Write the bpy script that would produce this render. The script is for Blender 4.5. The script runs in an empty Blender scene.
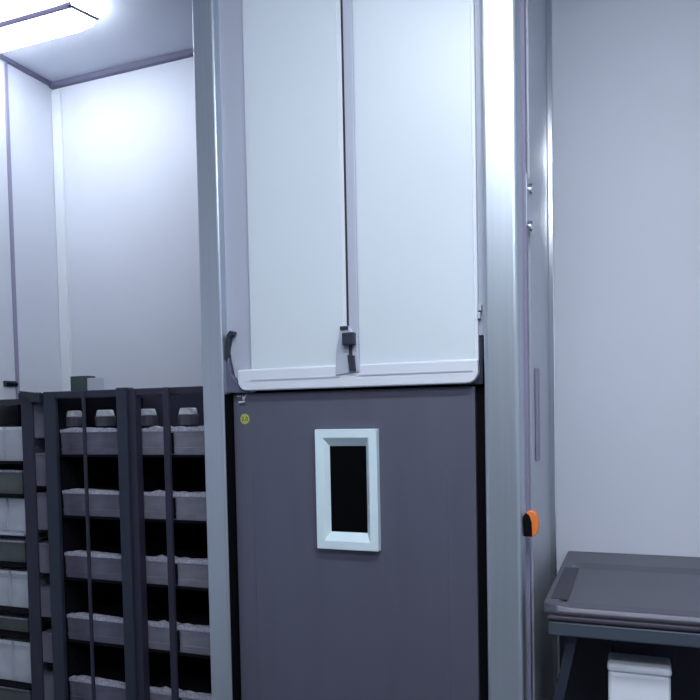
import bpy, bmesh, math, random
from mathutils import Vector, Matrix
C = bpy.context.scene
# ---------------- camera ----------------
F_PX = 730.0; CX = 350.0; CY = 442.0
CAM = Vector((0, 0, 1.4))
yaw, pitch, roll = math.radians(21.5), math.radians(2.3), math.radians(1.15)
R0 = Vector((math.cos(yaw), math.sin(yaw), 0))
Fh = Vector((-math.sin(yaw), math.cos(yaw), 0))
FW = Fh*math.cos(pitch) - Vector((0, 0, 1))*math.sin(pitch)
U0 = R0.cross(FW)
RC = R0*math.cos(roll) - U0*math.sin(roll)
UC = R0*math.sin(roll) + U0*math.cos(roll)
cam = bpy.data.objects.new('camera', bpy.data.cameras.new('camera'))
C.collection.objects.link(cam)
m = Matrix((RC, UC, -FW)).transposed().to_4x4(); m.translation = CAM
cam.matrix_world = m
cam.data.sensor_width = 36; cam.data.lens = 36*F_PX/700
cam.data.shift_y = (CY-350)/700
cam.data.clip_start = .02
C.camera = cam
# ---------------- world, exposure ----------------
w = bpy.data.worlds.new('world'); C.world = w; w.use_nodes = True
w.node_tree.nodes['Background'].inputs[0].default_value = (.6, .7, 1, 1)
w.node_tree.nodes['Background'].inputs[1].default_value = .05
C.view_settings.view_transform = 'Standard'; C.view_settings.look = 'None'
C.view_settings.gamma = 1; C.view_settings.exposure = 0.1
LAMP = 21.0; LAMP_L = 16.0; LAMP_N = 24.0       # strength of the ceiling lights

# ---------------- measuring helpers: a pixel seen on a real plane ----------------
def ray(px, py):
    return FW + RC*((px-CX)/F_PX) - UC*((py-CY)/F_PX)
def at(px, py, Y=None, X=None, Z=None):
    d = ray(px, py)
    if Y is not None: t = (Y-CAM.y)/d.y
    elif X is not None: t = (X-CAM.x)/d.x
    else: t = (Z-CAM.z)/d.z
    return CAM + d*t
def ax(px, py, Y): return at(px, py, Y=Y).x
def az(px, py, Y): return at(px, py, Y=Y).z

# ---------------- materials ----------------
def mat(name, col, rough=.5, metal=0, noise=0, scale=20, stretch=(1, 1, 1), bump=0, emit=None, trans=0, coat=0):
    M = bpy.data.materials.new(name); M.use_nodes = True
    nt = M.node_tree; b = nt.nodes['Principled BSDF']
    b.inputs['Base Color'].default_value = (*col, 1)
    b.inputs['Roughness'].default_value = rough; b.inputs['Metallic'].default_value = metal
    b.inputs['Transmission Weight'].default_value = trans
    b.inputs['Coat Weight'].default_value = coat
    tc = nt.nodes.new('ShaderNodeTexCoord'); mp = nt.nodes.new('ShaderNodeMapping')
    mp.inputs['Scale'].default_value = stretch
    nt.links.new(tc.outputs['Object'], mp.inputs['Vector'])
    nz = nt.nodes.new('ShaderNodeTexNoise'); nz.inputs['Scale'].default_value = scale
    nz.inputs['Detail'].default_value = 3
    nt.links.new(mp.outputs['Vector'], nz.inputs['Vector'])
    if noise:
        r = nt.nodes.new('ShaderNodeValToRGB')
        r.color_ramp.elements[0].position = .3; r.color_ramp.elements[1].position = .7
        r.color_ramp.elements[0].color = (*[c*(1-noise) for c in col], 1)
        r.color_ramp.elements[1].color = (*[min(1, c*(1+noise)) for c in col], 1)
        nt.links.new(nz.outputs['Fac'], r.inputs['Fac']); nt.links.new(r.outputs['Color'], b.inputs['Base Color'])
    if bump:
        bp = nt.nodes.new('ShaderNodeBump'); bp.inputs['Strength'].default_value = bump; bp.inputs['Distance'].default_value = .005
        nt.links.new(nz.outputs['Fac'], bp.inputs['Height']); nt.links.new(bp.outputs['Normal'], b.inputs['Normal'])
    if emit:
        b.inputs['Emission Color'].default_value = (*emit[0], 1); b.inputs['Emission Strength'].default_value = emit[1]
    return M
WALL = mat('wall_paint', (.62, .65, .735), .55, 0, .02, 2)
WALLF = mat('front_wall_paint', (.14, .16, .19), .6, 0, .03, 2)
CEIL = mat('ceiling_paint', (.50, .53, .62), .6, 0, .02, 2)
FLOOR = mat('floor_vinyl', (.09, .095, .11), .5, 0, .1, 8)
COVE = mat('cove_strip', (.13, .13, .21), .5, 0, .05, 5)
SEAM = mat('seam', (.27, .26, .38), .5)
STEEL = mat('brushed_steel', (.50, .56, .635), .34, .72, .03, 6, (30, 30, .5))
STEELD = mat('steel_side', (.52, .55, .62), .38, .3, .03, 6, (30, 30, .5))
TRIMW = mat('white_gloss_trim', (.80, .84, .88), .15, .3)
CHROME = mat('chrome', (.9, .92, .95), .12, 1)
DOORW = mat('white_laminate', (.62, .685, .75), .35, 0, .015, 3)
RAILW = mat('white_rail', (.66, .70, .78), .35, 0, .015, 3)
GUARD = mat('dark_lilac_plastic', (.10, .105, .17), .5)
BORD = mat('lilac_frame', (.42, .45, .55), .45, 0, .02, 3)
DOORG = mat('grey_coated_steel', (.13, .132, .185), .42, .35, .05, 3, (6, 6, .6))
BLACK = mat('black_void', (.004, .004, .006), .7)
GASKET = mat('dark_rubber', (.02, .025, .04), .6)
BEZEL = mat('white_bezel', (.66, .80, .86), .35)
GLASS = mat('dark_glass', (.001, .001, .002), .5)
YEL = mat('yellow_sticker', (.42, .44, .10), .6)
PAPER = mat('white_print', (.75, .75, .85), .6)
INK = mat('ink', (.03, .03, .05), .6)
RACK = mat('rack_metal', (.033, .032, .058), .5, .3, .08, 8, (6, 6, 1))
RACKD = mat('rack_dark', (.006, .006, .010), .7)  # near-black, so the shade inside the racks is in the colour
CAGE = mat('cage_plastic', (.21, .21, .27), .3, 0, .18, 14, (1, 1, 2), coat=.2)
CAGE_SHADED = mat('smoky_cage_plastic', (.115, .112, .165), .3, 0, .18, 14, (1, 1, 2), coat=.2)  # same plastic with the left column's shade mixed into its colour
CAGE_LIT = mat('white_cage_plastic', (.52, .55, .62), .3, 0, .12, 12)  # lighter plastic: lamp light on the side rack put into the colour
LID = mat('cage_lid', (.45, .45, .55), .4, 0, .35, 90, (1, 1, 1), .4)
TUBG = mat('greenish_tub', (.10, .12, .12), .4, 0, .2, 15)
BINL = mat('lilac_bin', (.19, .185, .25), .45, 0, .12, 12)
BOTG = mat('bottle_grey', (.10, .10, .13), .3)
CAPW = mat('bottle_white', (.72, .76, .80), .35, 0, .1, 60)
DGREEN = mat('dark_green_plastic', (.04, .055, .06), .5)
TABLE = mat('dark_worktop', (.10, .098, .13), .42, .3, .06, 5)
TABLEE = mat('worktop_edge', (.05, .045, .065), .55, .3, .05, 5)
APRON = mat('apron_steel', (.09, .11, .15), .4, .4, .05, 5)
LEGM = mat('leg_metal', (.030, .038, .062), .5, .3)
UNDER = mat('under_panel', (.022, .026, .04), .6)  # near-black: the table's shade put into the colour
BIN = mat('white_box_plastic', (.82, .86, .95), .4, 0, .02, 5)
ORANGE = mat('orange_plastic', (.85, .22, .05), .4)
LAMPW = mat('lamp_diffuser', (.9, .9, .9), .4, emit=((.89, .95, 1.0), LAMP))
LAMPN = mat('lamp_diffuser_near', (.9, .9, .9), .4, emit=((.89, .95, 1.0), LAMP_N))
LAMPL = mat('lamp_diffuser_dimmer', (.9, .9, .9), .4, emit=((.89, .95, 1.0), LAMP_L))
LAMPH = mat('lamp_housing', (.12, .10, .22), .5)

for _m in (GLASS, BLACK, RACKD): _m.node_tree.nodes['Principled BSDF'].inputs['Specular IOR Level'].default_value = .08

# ---------------- mesh helpers ----------------
def obj(name, bm, M, parent=None, bevel=0, seg=2, smooth=False):
    me = bpy.data.meshes.new(name)
    bmesh.ops.recalc_face_normals(bm, faces=bm.faces)
    bm.to_mesh(me); bm.free()
    o = bpy.data.objects.new(name, me); C.collection.objects.link(o)
    me.materials.append(M)
    if smooth:
        for p in me.polygons: p.use_smooth = True
    if bevel:
        b = o.modifiers.new('bevel', 'BEVEL'); b.width = bevel; b.segments = seg; b.limit_method = 'ANGLE'
    if parent:
        o.parent = parent
        o.matrix_parent_inverse = parent_inv(parent)
    return o
def parent_inv(p):
    return Matrix.Identity(4) if p.parent else Matrix.Translation(-p.location)
def box(bm, x0, x1, y0, y1, z0, z1):
    v = [bm.verts.new((x, y, z)) for x in (x0, x1) for y in (y0, y1) for z in (z0, z1)]
    for f in ((0, 1, 3, 2), (4, 6, 7, 5), (0, 4, 5, 1), (2, 3, 7, 6), (0, 2, 6, 4), (1, 5, 7, 3)):
        bm.faces.new([v[i] for i in f])
    return bm
def B(*a): return box(bmesh.new(), *a)
def prism(pts, y0, y1, bm=None):          # outline in (x,z), extruded along Y
    bm = bm or bmesh.new()
    a = [bm.verts.new((x, y0, z)) for x, z in pts]; b = [bm.verts.new((x, y1, z)) for x, z in pts]
    n = len(pts); bm.faces.new(a); bm.faces.new(b[::-1])
    for i in range(n): bm.faces.new((a[i], b[i], b[(i+1) % n], a[(i+1) % n]))
    return bm
def frame(x0, x1, z0, z1, t, y0, y1, ti=None, yi=None, tz=0):   # rectangular ring; optional bevelled inner lip
    bm = bmesh.new()
    def ring(x0, x1, z0, z1, y): return [bm.verts.new(p) for p in ((x0, y, z0), (x1, y, z0), (x1, y, z1), (x0, y, z1))]
    rs = [ring(x0, x1, z0, z1, y1), ring(x0, x1, z0, z1, y0), ring(x0+t, x1-t, z0+t, z1-t, y0)]
    if ti: rs.append(ring(x0+t+ti, x1-t-ti, z0+t+ti+tz, z1-t-ti-tz, yi))
    s = t+(ti or 0)
    rs.append(ring(x0+s, x1-s, z0+s+tz, z1-s-tz, y1))
    for a, b in zip(rs, rs[1:]+rs[:1]):
        for i in range(4): bm.faces.new((a[i], a[(i+1) % 4], b[(i+1) % 4], b[i]))
    return bm
def cyl(p0, p1, r0, r1=None, n=20, bm=None):
    bm = bm or bmesh.new(); r1 = r0 if r1 is None else r1
    p0, p1 = Vector(p0), Vector(p1); d = (p1-p0).normalized()
    a = d.orthogonal().normalized(); b = d.cross(a)
    A = []; D = []
    for i in range(n):
        t = 2*math.pi*i/n; u = a*math.cos(t)+b*math.sin(t)
        A.append(bm.verts.new(p0+u*r0)); D.append(bm.verts.new(p1+u*r1))
    bm.faces.new(A); bm.faces.new(D[::-1])
    for i in range(n): bm.faces.new((A[i], D[i], D[(i+1) % n], A[(i+1) % n]))
    return bm
def bar(bm, p0, p1, wx, wy):              # slanted square bar
    p0, p1 = Vector(p0), Vector(p1)
    v = [bm.verts.new(p+Vector((sx*wx/2, sy*wy/2, 0))) for p in (p0, p1) for sx, sy in ((-1, -1), (1, -1), (1, 1), (-1, 1))]
    bm.faces.new(v[:4]); bm.faces.new(v[4:][::-1])
    for i in range(4): bm.faces.new((v[i], v[4+i], v[4+(i+1) % 4], v[(i+1) % 4]))
    return bm
def struct(name, bm, M, **k):
    o = obj(name, bm, M, **k); o['kind'] = 'structure'; return o
def tag(o, label, cat, group=None):
    o['label'] = label; o['category'] = cat
    if group: o['group'] = group
    return o
def thing(name, label, cat, loc, group=None):
    o = bpy.data.objects.new(name, None); C.collection.objects.link(o); o.location = loc
    o.empty_display_size = .05
    return tag(o, label, cat, group)
def dup(root, loc, label=None):
    r = root.copy(); C.collection.objects.link(r); r.location = loc
    if label: r['label'] = label
    for ch in list(root.children):
        c = ch.copy(); C.collection.objects.link(c); c.parent = r
        for g in ch.children:
            d = g.copy(); C.collection.objects.link(d); d.parent = c
    return r

# ---------------- the room ----------------
YB = 2.30; XL = -2.13; XR = 1.7; YF = -1.6; H = 2.71
struct('floor', B(XL-.1, XR+.1, YF-.1, YB+.1, -.1, 0), FLOOR)
struct('ceiling', B(XL-.1, XR+.1, YF-.1, YB+.1, H, H+.1), CEIL)
struct('wall_back', B(XL-.1, XR+.1, YB, YB+.1, 0, H), WALL)
struct('wall_left', B(XL-.1, XL, YF, YB, 0, H), WALL)
struct('wall_right', B(XR, XR+.1, YF, YB, 0, H), WALL)
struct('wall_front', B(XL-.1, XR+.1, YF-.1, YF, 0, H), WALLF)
struct('trim_1', prism([(XL, H), (XL, H-.020), (-1.0, H-.016), (-1.0, H)], YB-.02, YB), COVE)
struct('trim_2', B(XL, XL+.014, YF, YB, H-.014, H), COVE)
struct('trim_3', B(XL+.002, XL+.045, YB-.012, YB, 0, H-.03), TRIMW)
ys = at(10.5, 200, X=XL).y
struct('trim_4', B(XL, XL+.006, ys-.010, ys+.004, 0, H-.014), SEAM)

# ---------------- the tall pass-through cabinet ----------------
YP = 1.66         # front plane of the posts
XS = ax(520, 400, YP)             # right outer side of the cabinet
xl0 = ax(201, 350, YP); xl1 = ax(222, 350, YP)
xr0 = ax(483, 350, YP); xr1 = XS
cab = thing('pass_through_cabinet', 'tall steel cabinet with white upper doors and a grey lower door with small window', 'cabinet', ((xl0+xr1)/2, 1.9, 0))
obj('post', B(xl0, xl1, YP, YP+.10, 0, H), STEEL, cab, .006, 3)
pr = obj('post', B(xr0, xr1, YP, YP+.06, 0, H), STEEL, cab, .012, 4)
obj('side_panel', B(xr1-.03, xr1-.004, YP+.06, YB, 0, H), STEELD, cab, .002)
obj('side_panel', B(xl0+.004, xl0+.02, YP+.10, YB-.02, 0, H), STEELD, cab, .002)
obj('corner_strip', B(xr1-.004, xr1+.004, YP+.10, YP+.13, 0, H), SEAM, cab)
obj('corner_strip', B(xr1-.004, xr1+.014, YB-.022, YB-.002, 0, H), CHROME, cab, .003)
YD = YP+.035      # face of the doors
obj('carcass', B(xl1-.001, xr0+.001, YD+.03, YB-.05, 0, H), BLACK, cab)
zj = az(350, 389, YD)             # joint between upper and lower doors
# lower door
xd0 = ax(233, 400, YD); xd1 = ax(475, 400, YD)
ld = obj('lower_door', B(xd0, xd1, YD, YD+.028, .03, az(350, 390, YD)), DOORG, cab, .003)
for q in (256, 448):
    xg = ax(q, 600, YD); obj('door_crease', B(xg, xg+.003, YD-.0015, YD+.002, .05, az(q, 470, YD)), DOORG, ld, .001)
fx0, fx1 = ax(319, 490, YD), ax(380, 490, YD); fz1, fz0 = az(347, 429, YD), az(347, 548.5, YD)
wf = obj('window_frame', frame(fx0, fx1, fz0, fz1, .021, YD-.020, YD+.001, .013, YD-.002, .009), BEZEL, ld, .0015)
obj('window_glass', B(fx0+.02, fx1-.02, YD-.0025, YD-.0005, fz0+.03, fz1-.03), GLASS, ld)
sx, sz = ax(245, 419, YD), az(245, 419, YD)
st = obj('round_sticker', cyl((sx, YD-.0012, sz), (sx, YD, sz), .0135, n=28), YEL, ld)
def text(name, s, x, z, h, y, M, parent):
    cu = bpy.data.curves.new(name, 'FONT'); cu.body = s; cu.size = h; cu.extrude = .0003; cu.align_x = 'CENTER'; cu.align_y = 'CENTER'
    o = bpy.data.objects.new(name+'_tmp', cu); C.collection.objects.link(o)
    o.rotation_euler = (math.pi/2, 0, 0); o.location = (x, y, z)
    bpy.context.view_layer.update()
    me = bpy.data.meshes.new_from_object(o.evaluated_get(bpy.context.evaluated_depsgraph_get()))
    me.transform(o.matrix_world); bpy.data.objects.remove(o)
    bm = bmesh.new(); bm.from_mesh(me); bpy.data.meshes.remove(me)
    return obj(name, bm, M, parent)
bmt = bmesh.new()
text('sticker_text', '2.0', sx, sz, .016, YD-.0016, INK, ld)
lx, lz = ax(237, 397, YD), az(237, 397, YD)
bm = prism([(lx, lz+.004), (lx+.012, lz+.004), (lx+.012, lz), (lx, lz)], YD-.001, YD)
prism([(lx+.016, lz+.005), (lx+.020, lz-.001), (lx+.026, lz+.006), (lx+.031, lz+.006), (lx+.021, lz-.009), (lx+.017, lz-.008)], YD-.001, YD, bm)
prism([(lx+.005, lz-.012), (lx+.024, lz-.010), (lx+.024, lz-.014), (lx+.005, lz-.016)], YD-.001, YD, bm)
obj('printed_mark', bm, PAPER, ld)
text('printed_code', '2049', lx+.016, lz-.021, .010, YD-.0008, INK, ld)
obj('door_gasket', B(xl1, xd0-.001, YD+.012, YD+.0299, 0, zj), BLACK, cab)
obj('door_gasket', B(xd1+.001, xr0, YD+.012, YD+.03, 0, az(478, 330, YD)), BLACK, cab)
obj('door_gasket', B(xl1-.001, xl1+.0015, YP+.006, YD+.012, 0, zj-.004), BLACK, cab)
# upper doors, standing a little proud, one tray-like bottom rail with rounded corners
YU = YD-.012
xu0 = ax(238, 300, YU); xu1 = ax(478, 300, YU)
zb = az(350, 387.5, YU)
def rrect(x0, x1, z0, z1, r, n=6):
    pts = [(x0, z1), (x0, z0+r)]
    pts = [(x0, z1)] + [(x0+r-r*math.cos(t), z0+r-r*math.sin(t)) for t in [i*math.pi/2/n for i in range(n+1)]]
    pts += [(x1-r+r*math.sin(t), z0+r-r*math.cos(t)) for t in [i*math.pi/2/n for i in range(n+1)]] + [(x1, z1)]
    return pts
xm = ax(346, 200, YU)             # where the two leaves meet
obj('upper_surround', prism([(ax(223, 300, YU)+.001, H-.001), (ax(223, 300, YU)+.001, az(230, 330, YU)), (ax(236, 370, YU), az(236, 392, YU)), (ax(252, 370, YU), az(252, 392, YU)), (ax(252, 370, YU), H-.001)], YU+.006, YU+.02), BORD, cab, .002)
obj('bottom_rail', prism(rrect(ax(240, 380, YU), xu1, zb, zb+.055, .026), YU-.014, YU+.016), RAILW, cab, .004, 3)
pz = az(350, 375, YU)
x1b = ax(250, 300, YU)
dl = obj('upper_door', prism(rrect(x1b, xm-.003, pz, H-.002, .006), YU-.004, YU+.016), RAILW, cab, .003)
obj('door_panel', B(x1b+.010, xm-.013, YU-.0065, YU-.003, pz+.008, H-.01), DOORW, dl, .001)
dr = obj('upper_door', prism(rrect(xm+.003, xu1, pz+.001, H-.002, .012), YU-.004, YU+.016), RAILW, cab, .003)
obj('door_panel', B(xm+.031, xu1-.008, YU-.0065, YU-.003, pz+.010, H-.01), DOORW, dr, .001)
obj('door_stile', B(xm+.004, xm+.029, YU-.010, YU-.003, pz+.0, H-.01), BORD, dr, .003)
obj('center_seal', B(xm-.0025, xm+.0025, YU-.004, YU+.014, az(346, 330, YU), H-.01), GASKET, cab)
obj('rail_groove', B(x1b+.004, xm-.02, YU-.0155, YU-.013, pz-.006, pz-.003), BORD, cab)
obj('rail_groove', B(xm+.03, xu1-.012, YU-.0155, YU-.013, pz-.004, pz-.001), BORD, cab)
obj('jamb_strip', B(xu1+.0005, xr0, YU+.004, YU+.02, az(478, 335, YU), H-.01), BORD, cab)
# latch: rounded plate, square knob, hanging tongue
cx_, = (ax(350, 350, YU),)
pts = [(ax(343, 327, YU), az(343, 327, YU)), (ax(350, 326, YU), az(350, 326, YU)), (ax(360, 340, YU), az(360, 340, YU)), (ax(362, 372, YU), az(362, 372, YU)), (ax(338, 376, YU), az(338, 376, YU)), (ax(339, 350, YU), az(339, 350, YU))]
la = obj('latch', prism(pts, YU-.018, YU-.004), BORD, cab, .003)
obj('latch_pin', B(ax(343, 328, YU), ax(351, 328, YU), YU-.022, YU-.017, az(347, 330.5, YU), az(347, 327, YU)), GASKET, la, .001)
obj('latch_knob', B(ax(347, 340, YU), ax(359, 340, YU), YU-.036, YU-.018, az(353, 346, YU), az(353, 333.5, YU)), LEGM, la, .003)
obj('latch_tongue', prism([(ax(351, 356, YU), az(351, 355.5, YU)), (ax(357.5, 356, YU), az(357, 356, YU)), (ax(359, 371, YU), az(359, 371, YU)), (ax(353, 371, YU), az(353, 371, YU))], YU-.026, YU-.018), GASKET, la, .001)
obj('latch_stem', B(ax(352, 350, YU), ax(355, 350, YU), YU-.022, YU-.018, az(353, 357, YU), az(353, 345, YU)), LEGM, la)
# hook and corner guard at the left
hp = [(226, 360), (227.5, 346), (229, 335), (232, 331), (236, 332), (236, 335), (232, 337), (230, 350), (229, 360)]
obj('hook', prism([(ax(a, b, YU), az(a, b, YU)) for a, b in hp], YU-.012, YU+.004), LEGM, cab, .001)
gp = [(224, 355), (229, 357), (232, 374), (243, 388), (251, 393), (224, 393)]
obj('corner_guard', prism([(ax(a, b, YU), az(a, b, YU)) for a, b in gp], YU-.006, YU+.010), GUARD, cab, .002)
gp = [(482, 330), (478, 332), (475, 368), (468, 378), (456, 385), (482, 384)]
obj('corner_guard', prism([(ax(a, b, YU), az(a, b, YU)) for a, b in gp], YU+.008, YU+.018), LEGM, cab, .001)
bm = B(ax(478.5, 312, YU), ax(482, 312, YU), YU-.008, YU+.002, az(480, 311, YU), az(480, 305, YU))
box(bm, ax(478, 318, YU), ax(481, 318, YU), YU-.008, YU+.002, az(480, 319, YU), az(480, 312.5, YU))
obj('door_catch', bm, BORD, cab, .001)
# hinge and slot plate on the right-hand side of the cabinet
def side(px, py): return at(px, py, X=XS)
a = side(524, 172); b = side(529, 232)
hg = obj('hinge', B(XS-.002, XS+.006, a.y, b.y, b.z, a.z), STEEL, cab, .002)
for q in (190, 227):
    p = side(526.5, q); obj('hinge_pin', cyl((XS+.008, p.y, p.z-.012), (XS+.008, p.y, p.z+.012), .007, n=14), CHROME, hg, smooth=True)
a = side(535.5, 368); b = side(538.5, 460)
obj('slot_plate', B(XS-.002, XS+.005, a.y, b.y, b.z, a.z), SEAM, cab, .001)
obj('side_stripe', B(XS-.004, XS+.002, side(530, 300).y, side(532.5, 300).y, .0, H), STEELD, cab)

# orange and black clip on the side of the cabinet
p = side(525, 521)
cl = thing('spring_clip', 'small orange and black clip on the right side of the steel cabinet', 'clip', (XS+.012, 1.69, p.z))
def oval(xc, zc, rx, rz, y0, y1): return prism([(xc+rx*math.cos(6.2832*i/24), zc+rz*math.sin(6.2832*i/24)) for i in range(24)], y0, y1)
obj('clip_grip', oval(XS+.0175, p.z-.002, .0170, .031, 1.690, 1.710), ORANGE, cl, .003)
obj('clip_jaw', prism([(XS+.001, p.z-.030), (XS+.001, p.z+.016), (XS+.006, p.z+.024), (XS+.014, p.z+.018), (XS+.019, p.z+.002), (XS+.020, p.z-.030)], 1.680, 1.6895), BLACK, cl, .002)

# ---------------- main cage rack ----------------
YR = 1.78
rx0 = ax(46, 450, YR); rx1 = xl0-.008
ztop = az(125, 389, YR)
YC = YR+.036
XA0, XA1 = ax(61, 500, YC), ax(119, 500, YC)
XB0, XB1 = ax(137, 500, YC), rx1-.034
def rowz(y): return az(190, y, YC)
ROWS = [rowz(y) for y in (426, 492, 559, 626, 694, 762, 831, 900)]
CH = ROWS[0]-rowz(454); 
DY = YB-.04
rack = thing('cage_rack', 'dark metal cage rack with rows of grey plastic cages beside steel cabinet', 'rack', ((rx0+rx1)/2, 2.0, 0))
def post(a, b, y0, y1, parent, M=RACK, top=None, py=500):
    obj('upright', B(ax(a, py, y0), ax(b, py, y0), y0, y1, 0, top or ztop), M, parent, .003)
post(46.5, 58, YR-.01, YR-.004, rack, LEGM)
post(50, 58, YR-.003, YR+.012, rack, LEGM)
obj('divider_panel', B((XA1+XB0)/2-.002, (XA1+XB0)/2+.002, YR+.03, DY-.02, 0, ROWS[0]-.01), RACKD, rack)  # dark sheet added to keep the space between the columns black
post(119, 129, YR-.02, YR+.02, rack, LEGM, ztop+.004); post(129, 138, YR-.01, YR+.02, rack)
obj('upright', B(rx1-.03, rx1, YR, YR+.03, 0, ztop), RACK, rack, .003)
post(84.5, 87.5, YR-.012, YR-.004, rack); post(165, 171, YR-.022, YR-.010, rack)
obj('top_rail', B(rx0, rx1, YR-.006, YR+.03, ztop-.022, ztop), RACK, rack, .003)
obj('rear_rail', B(rx0, rx1, DY-.016, DY-.010, ROWS[0]-.02, ztop), RACK, rack)  # lighter strip added for the light reaching the rack's upper back
obj('rear_panel', B(rx0, rx1, DY-.01, DY, 0, ztop-.012), RACKD, rack)  # near-black sheet added for the shade between the cage rows
obj('end_panel', B(rx0+.01, rx0+.02, YR+.03, DY-.01, 0, ztop-.012), RACKD, rack)  # dark sheet added to close off the rack's shaded end
for z in ROWS:
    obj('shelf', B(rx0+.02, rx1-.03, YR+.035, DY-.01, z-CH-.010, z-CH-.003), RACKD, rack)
CD = .30
def make_cage(w, h, M, label, group, bump=0):
    t = thing('animal_cage', label, 'cage', (0, 0, 0), group)
    bm = bmesh.new()               # tapered tub with a rim and a foot band
    def ring(s, z, off=0): return [bm.verts.new(p) for p in ((-w/2+s, s-off, z), (w/2-s, s-off, z), (w/2-s, CD-s, z), (-w/2+s, CD-s, z))]
    rs = [ring(.0025, .0), ring(.001, h*.26), ring(.0025, h*.27), ring(.001, h*.80), ring(0, h*.81), ring(0, h*.86)]
    bm.faces.new(rs[0]); bm.faces.new(rs[-1])
    for a, b in zip(rs, rs[1:]):
        for i in range(4): bm.faces.new((a[i], a[(i+1) % 4], b[(i+1) % 4], b[i]))
    obj('tub', bm, M, t, .0012)
    rnd = random.Random(int(w*1000)+bump)
    bm = bmesh.new(); n = 14           # lid with an uneven front edge
    pts = [(-w/2, h*.86)]+[(w/2, h*.86)]
    top = [(w/2-w*i/n, h*(.96+.10*rnd.random()) if 1 < i < n-1 else h*.97) for i in range(n+1)]
    prism(pts+top, .0, .022, bm)
    obj('wire_lid', B(-w/2+.006, w/2-.006, .022, CD-.01, h*.86, h*.90), RACKD, t)
    obj('lid', bm, LID, t)
    if bump == 5:
        obj('card_holder', B(-w*.08, -w*.05, -.004, .002, h*.05, h*.80), RACKD, t)
    return t
wA = XA1-XA0-.004; wB = XB1-XB0-.004
names = ['top', 'second', 'third', 'fourth', 'fifth', 'sixth', 'seventh', 'eighth']
ca = make_cage(wA, CH, CAGE_SHADED, 'x', 'cages in the main rack', 1)
cb = make_cage(wB, CH, CAGE, 'x', 'cages in the main rack', 5)
ROWS_V = ROWS[:5]
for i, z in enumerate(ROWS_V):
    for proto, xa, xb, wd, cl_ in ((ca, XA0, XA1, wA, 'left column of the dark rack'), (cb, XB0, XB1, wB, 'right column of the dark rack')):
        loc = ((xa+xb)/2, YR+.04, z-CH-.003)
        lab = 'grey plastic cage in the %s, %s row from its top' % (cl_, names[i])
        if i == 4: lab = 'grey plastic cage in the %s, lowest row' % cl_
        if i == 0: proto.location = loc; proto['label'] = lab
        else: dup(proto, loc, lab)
# jars lying on the top cages
zt = ROWS[0]+.002
botlab = ['grey jar with white top, leftmost on the upper row of the dark rack', 'grey jar with white top, just left of the thick rack upright',
          'grey jar with white top, just right of the thick rack upright', 'grey jar with white top, nearest the steel cabinet on the rack']
bot = None
for i, px in enumerate((73, 105, 147, 188)):
    x = ax(px, 405, YR+.10)
    if i == 0:
        bot = thing('jar', botlab[0], 'jar', (0, 0, 0), 'jars on top of the upper cages')
        r = .032
        obj('jar_body', cyl((0, 0, 0), (0, 0, .032), r*.95, r), BOTG, bot, .003)
        obj('jar_lid', cyl((0, 0, .032), (0, 0, .052), r*.92, r*.75), CAPW, bot, .003)
        bot.location = (x, YR+.10, zt)
    else: dup(bot, (x, YR+.10, zt), botlab[i])
# little box on the rack's top
bx = thing('junction_box', 'small dark green box standing on top of the cage rack', 'box', (ax(80, 385, YR+.03), YR+.04, ztop))
obj('box_body', B(ax(71.5, 385, YR+.02), ax(87, 385, YR+.02), YR+.015, YR+.06, ztop, az(80, 376, YR+.02)), DGREEN, bx, .002)
obj('box_side', B(ax(87, 385, YR+.02), ax(95, 385, YR+.02), YR+.02, YR+.06, ztop, az(90, 378, YR+.02)), BORD, bx, .002)

# ---------------- side rack against the left wall ----------------
YS = 1.80
sx1 = rx0-.018; sx0 = XL+.003
zs = az(20, 399, YS)
sr = thing('side_rack', 'narrow dark rack with white cages at the left edge against left wall', 'rack', ((sx0+sx1)/2, 2.1, 0))
post(26, 37.5, YS-.02, YS-.012, sr, RACK, zs+.01, 550)
obj('rear_panel', B(sx0, sx1, DY-.01, DY, 0, zs), RACKD, sr)  # near-black backing added for the shade inside this rack
obj('top_rail', B(sx0, sx1, YS-.01, YS+.02, az(20, 405, YS), zs), GASKET, sr, .002)
obj('top_panel', B(sx0, sx1, YS+.02, DY-.01, zs-.01, zs-.002), RACKD, sr)  # dark sheet added over the shaded inside of the rack
obj('corner_bracket', prism([(ax(20, 392, (YS-.03)), az(20, 391, (YS-.03))), (ax(41, 393, (YS-.03)), az(45, 393, (YS-.03))), (ax(41, 403, (YS-.03)), az(45, 402, (YS-.03))), (ax(33, 403, (YS-.03)), az(33, 402, (YS-.03)))], (YS-.03)-.008, (YS-.03)+.01), GASKET, sr, .001)
obj('top_rail', B(ax(24, 400, YS), sx1, YS-.024, YS-.010, ztop-.022, ztop), RACK, sr, .002)
W0, W1 = sx0+.004, ax(22, 550, YS)
def sz_(y): return az(10, y, YS+.03)
rows_l = [(427, 461, CAGE_LIT), (470, 494, TUBG), (498, 531, CAGE_LIT), (540, 562, TUBG), (570, 607, CAGE_LIT), (617, 631, TUBG), (640, 681, CAGE_LIT), (686, 716, TUBG)]
lab1 = ['white cage at the left picture edge, topmost in the side rack', 'dim greenish tub under the topmost white cage of side rack', 'white cage at the left picture edge, second white one down', 'dim greenish tub under the second white cage of side rack',
        'white cage at the left picture edge, third white one down', 'flat dark tub between the third and fourth white cages', 'white cage at the left picture edge, lowest white one', 'dark greenish tub lowest at the left picture edge']
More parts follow.
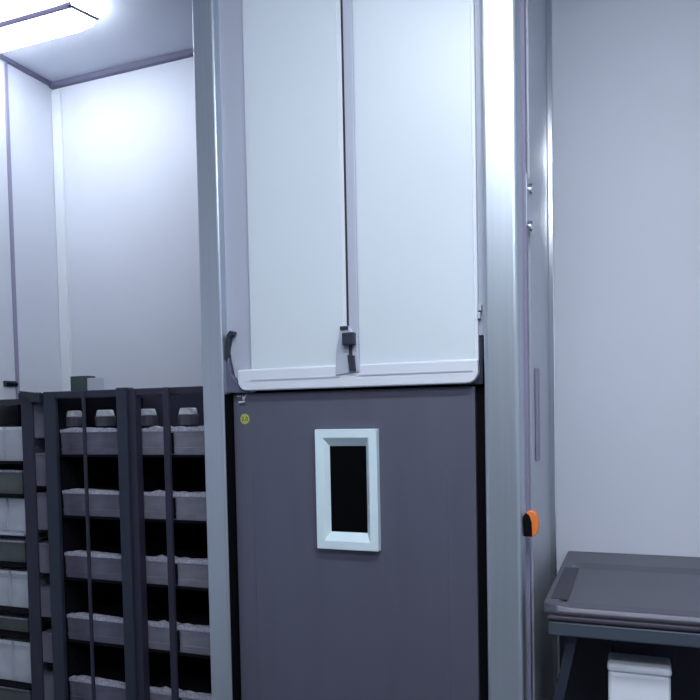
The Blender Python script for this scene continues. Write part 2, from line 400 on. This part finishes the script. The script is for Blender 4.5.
for (a, b, M), lab in zip(rows_l, lab1):
    z1, z0 = sz_(a), sz_(b)
    wd = W1-W0 if M is CAGE_LIT else (W1-W0)*.93
    white = M is CAGE_LIT  # true for the cages coloured as lit by the lamp
    t = thing('white_cage' if white else 'greenish_tub', lab, 'cage' if white else 'tub', (W0+wd/2, YS+.03, z0), 'white cages in the side rack' if white else 'greenish tubs in the side rack')
    bm = bmesh.new(); h = z1-z0; x0 = W0; x1 = W0+wd
    vs = []
    for s, z in ((.006, z0), (.001, z0+h*.8), (0, z0+h*.81), (0, z0+h*.9)):
        vs.append([bm.verts.new(p) for p in ((x0+s, YS+.03+s, z), (x1-s, YS+.03+s, z), (x1-s, DY-.03, z), (x0+s, DY-.03, z))])
    bm.faces.new(vs[0]); bm.faces.new(vs[-1])
    for p, q in zip(vs, vs[1:]):
        for i in range(4): bm.faces.new((p[i], p[(i+1) % 4], q[(i+1) % 4], q[i]))
    obj('tub', bm, M, t, .0015)
    obj('lid', B(x0, x1, YS+.028, DY-.03, z0+h*.9, z1), CAPW if white else LID if b != 717 else TUBG, t, .002)
    if white:
        xg = ax(11, 590, YS+.03); obj('card_edge', B(xg, xg+.004, YS+.022, YS+.029, z0+h*.1, z1-.002), BORD, t)
    obj('shelf', B(sx0, ax(25, 550, YS), YS+.0, DY-.01, z0-.008, z0-.001), BORD if b == 531 else RACKD, sr)
# slim bins between the two racks
bxa, bxb = ax(38.5, 550, YS+.03), rx0-.019
sl = [(402, 438), (453, 486), (493, 530), (543, 573), (587, 617), (632, 662), (675, 706)]
prot = None
for i, (a, b) in enumerate(sl):
    z1, z0 = az(43, a, YS+.03), az(43, b, YS+.03)
    nm = ['topmost of them', 'second from top', 'third from top', 'fourth from top', 'fifth from top', 'sixth from top', 'lowest, cut by frame'][i]
    t = thing('slim_bin', 'slim lilac grey bin between the two racks, '+nm, 'bin', ((bxa+bxb)/2, YS+.03, z0), 'slim bins between the racks')
    obj('bin_body', B(bxa, bxb, YS+.03, DY-.03, z0, z1-.008), BINL, t, .002)
    obj('bin_rim', B(bxa-.001, bxb+.001, YS+.027, DY-.03, z1-.008, z1), BINL, t, .001)
    obj('shelf', B(ax(39, 550, YS), sx1, YS+.01, DY-.01, z0-.007, z0-.001), RACKD, sr)

# black handle on the left wall
a = at(3, 381, X=XL); b = at(17, 387, X=XL)
hb = thing('wall_handle', 'short black handle on the left wall above the side rack', 'handle', (XL, (a.y+b.y)/2, b.z))
obj('handle_plate', B(XL, XL+.006, a.y, b.y, b.z, at(10, 381, X=XL).z), GASKET, hb, .002)
obj('handle_grip', B(XL+.006, XL+.018, a.y+.01, b.y-.01, b.z+.005, b.z+.014), BLACK, hb, .003)

# ---------------- worktable ----------------
tw = thing('work_table', 'dark grey steel worktable with raised rims against the right-hand wall', 'table', (.6, 1.95, 0))
zt0 = 1.4-.437
L = at(541, 617, Z=zt0); Bk = at(571, 556, Z=zt0)
yf = L.y+.095; xlft = L.x-.008; xrt = XR-.05; yb = YB-.004
zz = zt0
bm = bmesh.new()                   # dished top: outer lip, recessed deck, raised rear ledge
def quad(*p): bm.faces.new([bm.verts.new(v) for v in p])
prof = [(yf, zz-.022), (yf-.006, zz-.012), (yf, zz), (yf+.03, zz+.004), (yf+.06, zz-.006), (yb-.20, zz-.006), (yb-.16, zz+.002), (yb-.02, zz+.003), (yb-.004, zz+.004), (yb, zz+.004), (yb, zz-.022)]
xs = [(xlft, 0), (xlft+.03, 0), (xlft+.055, 0), (xrt, 0)]
rows = []
for k, (x, _) in enumerate(xs):
    r = []
    for (y, z) in prof:
        zv = z
        if k < 2 and zz-.01 < z < zz+.004: zv = zz+.004
        if k == 0 and y == yf-.006: y = yf
        if k == 0 and y < yf+.02: y += .015
        r.append(bm.verts.new((x, y, zv)))
    rows.append(r)
n = len(prof)
for a, b in zip(rows, rows[1:]):
    for i in range(n): bm.faces.new((a[i], b[i], b[(i+1) % n], a[(i+1) % n]))
bm.faces.new(rows[0]); bm.faces.new(rows[-1][::-1])
obj('tray_top', bm, TABLE, tw, .004, 3)
obj('end_strip', B(xlft+.012, xlft+.05, yf+.05, yb-.25, zz+.002, zz+.0055), TABLEE, tw, .001)
obj('front_edge', B(xlft+.01, xrt, yf-.006, yf+.012, zz-.032, zz-.020), TABLEE, tw, .005, 3)
za = az(560, 636, yf+.0)
obj('front_apron', B(xlft+.012, xrt, yf+.0, yf+.02, zz-.066, zz-.034), APRON, tw, .004)
obj('apron_gap', B(xlft+.02, xrt-.01, yf+.02, yb-.02, zz-.060, zz-.024), GASKET, tw)
bm = bar(bmesh.new(), (xlft+.062, yf+.05, zz-.07), (xlft-.0+.012, yf+.05, zz-.30), .022, .03)
bar(bm, (xlft+.012, yf+.05, zz-.30), (xlft+.012, yf+.05, 0), .022, .03)
obj('leg', bm, LEGM, tw)
obj('leg', B(xrt-.06, xrt-.02, yf+.04, yf+.08, 0, zz-.06), LEGM, tw, .003)
obj('leg', B(xlft+.03, xlft+.07, yb-.07, yb-.04, 0, zz-.06), LEGM, tw, .003)
obj('leg', B(xrt-.06, xrt-.02, yb-.08, yb-.04, 0, zz-.06), LEGM, tw, .003)
yk = yf+.22
kp = [(608, 636), (622, 662), (676, 662), (676, 634)]
obj('knee_bracket', prism([(ax(a, b, yk), az(a, b, yk)) for a, b in kp], yk, yk+.03), LEGM, tw, .002)
# dark block added to stand for the shade under the table
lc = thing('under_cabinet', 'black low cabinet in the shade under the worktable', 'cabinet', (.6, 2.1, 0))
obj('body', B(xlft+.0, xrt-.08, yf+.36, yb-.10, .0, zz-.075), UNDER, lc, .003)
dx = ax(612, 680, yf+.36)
obj('door', B(xlft+.01, dx, yf+.345, yf+.36, .05, zz-.09), UNDER, lc, .003)  # door-shaped slab of the added dark block, as is the next
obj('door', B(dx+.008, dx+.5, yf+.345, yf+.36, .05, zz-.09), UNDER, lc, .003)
# white box under the table
yw = yf+.06
wx0, wx1 = ax(607, 680, yw), ax(672, 680, yw); wz = az(640, 667, yw)
wb = thing('white_box', 'white plastic box with rounded lid standing under the worktable', 'box', ((wx0+wx1)/2, yw+.1, 0))
obj('box_body', B(wx0+.002, wx1-.002, yw+.003, yw+.087, .0, wz-.018), BIN, wb, .008, 3)
obj('box_lid', B(wx0, wx1, yw, yw+.09, wz-.018, wz), BIN, wb, .007, 3)

# ---------------- ceiling lights ----------------
zc = H-.07
p = at(93, 17, Z=zc); q = at(76, 3, Z=zc)
def lamp(x0, x1, y0, y1, label, M=None):
    t = thing('ceiling_light', label, 'ceiling light', ((x0+x1)/2, (y0+y1)/2, H), 'fluorescent ceiling lights')
    obj('housing', B(x0, x1-.10, y0+.03, y1-.03, H-.03, H), LAMPH, t, .004)
    bm = bmesh.new(); n = 12; rings = []; yc = (y0+y1)/2; hw = (y1-y0)/2
    for x, cy, k, hh in ((x0+.006, yc, 1, .050), (x1-.11, yc, 1, .050), (x1-.05, yc-hw*.05, .95, .048), (x1-.012, yc-hw*.22, .78, .040), (x1, yc-hw*.42, .55, .02)):
        rings.append([bm.verts.new((x, cy-hw*k*math.cos(math.pi*i/n), H-.022-hh*math.sin(math.pi*i/n)**.6)) for i in range(n+1)])
    for a, b in zip(rings, rings[1:]):
        for i in range(n): bm.faces.new((a[i], a[i+1], b[i+1], b[i]))
        bm.faces.new((a[0], b[0], b[-1], a[-1]))
    bm.faces.new(rings[0]); bm.faces.new(rings[-1][::-1])
    obj('diffuser', bm, M or LAMPW, t)
    obj('end_cap', bar(bmesh.new(), (x1-.014, y0+.012, H-.066), (x1+.001, yc+hw*.3, H-.060), .016, .012), LAMPH, t)
    obj('lamp_seam', B(x0+.006, x1-.015, y0+.011, y0+.016, H-.070, H-.052), LAMPH, t)
    return t
print('LAMP corner', p, q)
lamp(p.x-1.25, p.x-.01, q.y, at(90, 36, Z=zc).y, 'bright fluorescent ceiling light at the upper left corner', LAMPL)
lamp(-.75, .75, .55, .77, 'fluorescent ceiling light above the viewer, in front of the steel cabinet', LAMPN)
lamp(-.6, .9, -.65, -.35, 'fluorescent ceiling light well behind the viewer')
